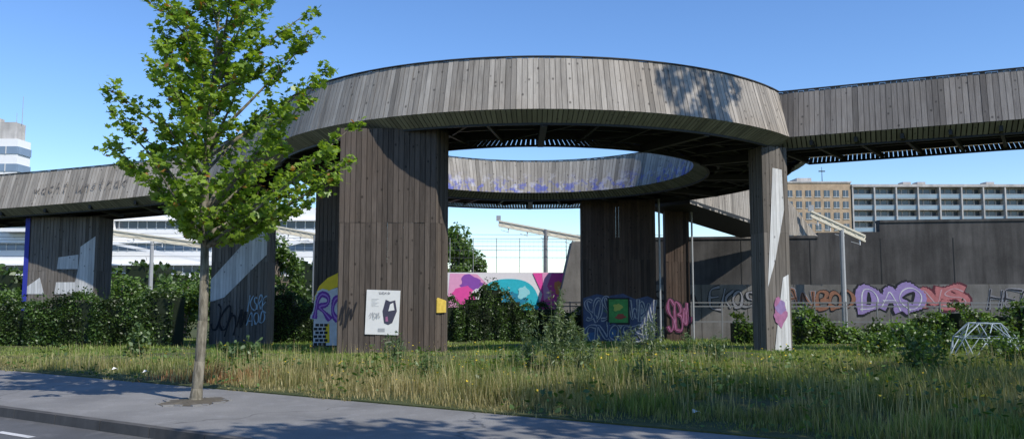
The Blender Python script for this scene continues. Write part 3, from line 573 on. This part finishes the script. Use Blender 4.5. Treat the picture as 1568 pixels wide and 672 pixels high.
piece('tag_c','EKOS',11.6,.75,2.6,1.1,[(blk,.24,0),(gro,.13,0)],23,.1); piece('tag_d','RAN',15.0,.75,2.5,1.15,[(gro,.3,0),(och,.2,0),(blk,.05,0)],24); piece('tag_e','BOD',17.6,.75,2.1,1.1,[(blk,.3,0),(och,.2,0)],25)
piece('tag_f','HEROS',26.6,.75,4.2,1.05,[(gro,.2,0),(blk,.08,0)],26,.1); piece('tag_g','SOM',8.4,.7,2.6,1.1,[(blk,.14,0)],27)
w=B('mural_wall'); wm=flat('mural_white',(.75,.72,.74),.08); pk=flat('mural_pink',(.75,.08,.35),.1); cy=flat('mural_cyan',(.03,.45,.55),.2); pp=flat('mural_purple',(.25,.08,.4)); ye=flat('mural_yellow',(.8,.6,.05)); pk2=flat('mural_lightpink',(.75,.35,.55))
w.box(-7,3.4,52,52.25,-1.5,2.95,wm)
MF=lambda t,z,o=0.:(t,51.99-o,z)
w.poly([(-3.9,51.992,2.9),(-2.2,51.992,2.85),(-1.2,51.992,1.9),(-1.4,51.992,.6),(-4.1,51.992,.6)],pk2)
blob(w,MF,-2.6,2.25,.7,.5,pp,.01,3); blob(w,MF,-2.9,1.5,.9,.5,pk,.015,8); blob(w,MF,-2.0,1.6,.4,.5,wm,.02,2)
w.poly([(-1.9+.0,51.97,.6)]+[(-.2+1.9*math.cos(a),51.97,1.0+1.65*math.sin(a)*(1+.06*math.sin(3*a))) for a in np.linspace(math.pi,0,20)]+[(1.7,51.97,.6)],cy)
blob(w,MF,-.3,1.2,1.0,.6,flat('mural_teal',(.02,.22,.35)),.04,4); blob(w,MF,-1.1,1.0,.5,.5,ye,.05,6); blob(w,MF,.7,1.7,.35,.4,flat('mural_lightcyan',(.3,.65,.7)),.045,7)
w.poly([(1.3,51.96,2.92),(3.38,51.96,2.92),(3.38,51.96,.5),(1.6,51.96,.5),(1.9,51.96,1.6)],pk); w.poly([(1.9,51.95,2.9),(2.5,51.95,2.9),(2.2,51.95,2.1),(2.5,51.95,1.5),(2.0,51.95,1.2)],pk2); blob(w,MF,2.9,2.0,.25,.5,flat('mural_orange',(.8,.3,.1)),.06,1)
w.build()
w=B('mesh_fence'); mg=m_plain('fence_grey',(.25,.26,.26),.5)
for i in range(8): x=-7+i*1.5; w.tube((x,53.2,-1.4),(x,53.2,5.2),.025,.025,mg,6)
for i in range(35): x=-7+i*.3; w.beam((x,53.2,2.8),(x,53.2,5.1),.004,.004,mg)
for i in range(5): w.beam((-7,53.2,2.9+i*.5),(3.5,53.2,2.9+i*.5),.006,.006,mg)
w.build()
w=B('track_railing')
for z in (1.15,.95,.15): w.beam((1.5,44.4,z),(40,42.2,z),.05,.06,rail)
for i in range(24): x=1.5+i*1.6; y=44.4-2.2*(x-1.5)/38.5; w.beam((x,y,-1),(x,y,1.2),.06,.06,rail)
w.build()
def gantry(name,xp,y,ztop,p,q,th=.34,post=galv):
    w=B(name); w.tube((xp,y,-1.4),(xp,y,ztop),.16,.13,post); p=Vector(p);q=Vector(q); up=Vector((0,0,th/2))
    w.beam(p+up,q+up,.16,.1,cream); w.beam(p-up,q-up,.16,.1,cream); n=9
    for i in range(n):
        a=p.lerp(q,i/n);c=p.lerp(q,(i+1)/n); w.beam(a+(up if i%2 else -up),c+(-up if i%2 else up),.08,.07,cream)
    w.beam(p,q,.04,th*.8,cream)
    for t in (.12,.35,.6,.9):
        a=p.lerp(q,t); w.tube(a-up,a-up-Vector((0,0,.35)),.05,.03,white,6); w.beam(a-up-Vector((0,0,.3)),a-up-Vector((.5,0,.15)),.03,.03,galv)
    w.beam(p+up,p+up+Vector((0,0,.35)),.3,.1,galv); w.build()
gpost=m_plain('post_grey',(.2,.2,.2),.5)
gantry('catenary_gantry',2.25,55,5.9,(-.9,55,6.3),(4.6,55,5.25),post=gpost); gantry('catenary_gantry',18.6,46.4,5.2,(16.9,46.4,6.1),(19.9,46.4,4.7),.3)
gantry('catenary_gantry',-12.9,54,5.4,(-15.8,54,5.9),(-12.6,54,5.3)); gantry('catenary_gantry',-24.9,57,5.2,(-29,57,6.0),(-21,57,4.9))
w=B('overhead_wires')
for y,z in ((54,4.9),(54,5.4),(57,4.3),(57,4.8),(60,5.6),(60,6.1)): w.beam((-60,y,z),(12,y+.5,z-.2),.025,.025,steel)
w.build()
# ------------------------------------------------------------ buildings
glass=m_plain('window_glass',(.07,.09,.11),.15,.4,.3,spec=.6); bglu=m_plain('window_blue',(.2,.27,.36),.2,.3,.3,spec=.5); bw=flat('facade_white',(.8,.8,.79),.05); tan=m_conc('tan_brick',(.40,.29,.19),(.48,.37,.25)); gconc=m_conc('facade_concrete',(.40,.38,.36),(.55,.53,.5)); bglass=m_plain('balcony_glass',(.25,.34,.40),.3,.3,.2); frame=flat('frame_white',(.6,.6,.58))
e=empty('office_tower'); w=B('walls',e); w.box(-120,-87.4,144,148,-2,28.9,bw); w.box(-120,-88.2,144.5,147.5,28.9,32,gconc)
for k in range(9):
    z=1.4+k*3.1; w.box(-120.1,-87.3,143.9,144.2,z,z+1.35,bglu); w.box(-87.45,-87.2,144.2,148,z,z+1.35,bglu)
    for j in range(18): w.box(-120+j*1.8,-119.85+j*1.8,143.82,143.9,z,z+1.35,frame)
w.box(-100,-92,144.4,147.4,32,33,gconc); w.tube((-88.0,146,31.9),(-88.0,146,37.0),.06,.04,galv); w.tube((-89,146,31.9),(-89,146,34),.05,.03,galv); w.build()
e=empty('office_block'); w=B('walls',e); w.box(-76,-24,108,122,-2,12.9,bw); w.box(-52,-34,110,120,12.9,14.2,bw)
for k in range(4):
    z=1.5+k*2.9; w.box(-76.05,-23.95,107.92,108.1,z,z+.9,glass if k%2 else bglu)
    for i in range(43): w.box(-76+i*1.22,-75.88+i*1.22,107.85,107.92,z,z+.9,frame)
    w.box(-76.1,-23.9,107.3,107.91,z+.92,z+1.1,bw)
w.box(-66,-52,105.9,107.9,9.6,12.9,bw); w.box(-65.5,-52.5,105.8,105.92,10.2,11.6,glass)
w.beam((-56,105.5,9.0),(-38,105.5,5.5),.3,.35,bw); w.beam((-38,105.5,5.5),(-26,105.5,8.5),.3,.3,bw)
w.build()
e=empty('brick_apartment_block'); w=B('walls',e); w.box(70,91,220,240,-2,31.3,tan); w.box(69.8,91.2,219.8,240,31.3,31.7,gconc)
for k in range(10):
    for i in range(8):
        x=71.3+i*2.5; z=.6+k*3.0; w.box(x,x+1.5,219.9,220.05,z,z+1.7,glass); w.box(x-.1,x+1.6,219.85,219.95,z-.15,z-.01,frame)
        w.box(x+.7,x+.78,219.86,219.9,z,z+1.7,frame)
w.box(78,82,224,230,31.7,33.2,gconc); w.tube((85.3,225,31.7),(85.3,225,36.4),.12,.06,steel); w.beam((84.4,225,35.2),(86.2,225,35.2),.1,.3,steel); w.build()
e=empty('gallery_apartment_block'); w=B('walls',e); w.box(91.3,170,222,240,-2,30.2,gconc); w.box(91.2,170.2,219.6,240,30.2,30.9,gconc)
for k in range(10):
    z=.2+k*3.0; w.box(91.3,170,220.2,222,z-.2,z,gconc); w.box(91.4,170,220.15,220.2,z+.05,z+1.05,bglass); w.box(91.4,170,220.1,220.22,z+1.06,z+1.13,frame)
    w.box(91.4,170,221.9,222.05,z+.9,z+2.5,glass)
    for i in range(40): w.box(91.6+i*1.95,92.0+i*1.95,221.8,221.92,z,z+2.7,gconc if i%3 else frame)
for i in range(14): w.box(91.25+i*5.85,91.6+i*5.85,219.7,222.2,-2,30.2,gconc)
for x in (108,112,131,150): w.box(x,x+2.2,226,229,30.9,32.4,gconc)
w.build()
# climbing dome
w=B('climbing_dome'); cx,cy=12.1,21.3; z0=float(gz(cy)); wb=flat('pale_grey_paint',(.30,.36,.39))
A=[Vector((cx+.85*math.cos(t),cy+.85*math.sin(t),z0)) for t in np.linspace(0,2*math.pi,9)[:-1]]; M=[Vector((cx+.72*math.cos(t),cy+.72*math.sin(t),z0+.5)) for t in np.linspace(.39,2*math.pi+.39,9)[:-1]]; T=[Vector((cx+.38*math.cos(t),cy+.38*math.sin(t),z0+.86)) for t in np.linspace(0,2*math.pi,9)[:-1]]
for i in range(8):
    j=(i+1)%8
    for p,q in ((A[i],M[i]),(A[j],M[i]),(M[i],M[j]),(M[i],T[i]),(M[i],T[j]),(T[i],T[j]),(A[i],A[j])): w.tube(p,q,.014,.014,wb,6)
w.build(True)
for i,(x,y) in enumerate([(2.35,10.9),(-8.2,17.1),(-7.3,16.5)]):
    w=B('litter_paper'); w.poly([(x,y,.06),(x+.09,y+.02,.09),(x+.08,y+.07,.08),(x+.01,y+.06,.11)],white); w.poly([(x+.09,y+.02,.09),(x+.13,y,.05),(x+.08,y+.07,.08)],white); w.build()
# ------------------------------------------------------------ light, sky, camera
el=R(45); az=(.75,-.66); S=Vector((az[0]*math.cos(el),az[1]*math.cos(el),math.sin(el)))
sd=bpy.data.lights.new('sun','SUN'); sd.energy=5.0; sd.angle=R(.53); sd.color=(1,.94,.85); so=bpy.data.objects.new('sun',sd); so.rotation_euler=S.to_track_quat('Z','Y').to_euler(); scene.collection.objects.link(so)
W=bpy.data.worlds.new('World'); scene.world=W; W.use_nodes=True; nt=W.node_tree; nt.nodes.clear(); sk=nt.nodes.new('ShaderNodeTexSky'); sk.sky_type='NISHITA'; sk.sun_disc=False; sk.sun_elevation=el; sk.sun_rotation=math.atan2(S.x,S.y); sk.air_density=1.; sk.dust_density=0.; sk.ozone_density=4.5
hs=nt.nodes.new('ShaderNodeHueSaturation'); hs.inputs['Saturation'].default_value=1.14; hs.inputs['Value'].default_value=1.25; hs.inputs['Hue'].default_value=.507
bg=nt.nodes.new('ShaderNodeBackground'); bg.inputs[1].default_value=.15; o=nt.nodes.new('ShaderNodeOutputWorld'); nt.links.new(sk.outputs[0],hs.inputs['Color']); nt.links.new(hs.outputs[0],bg.inputs[0]); nt.links.new(bg.outputs[0],o.inputs[0])
cam=bpy.data.cameras.new('camera'); cam.sensor_width=36; cam.lens=36*1263/1568; cam.clip_end=3000; co=bpy.data.objects.new('camera',cam); co.location=(0,0,1.6); co.rotation_euler=(R(90)+math.atan(114/1263),0,0); scene.collection.objects.link(co); scene.camera=co
scene.view_settings.view_transform='Standard'; scene.view_settings.look='None'; scene.view_settings.exposure=0
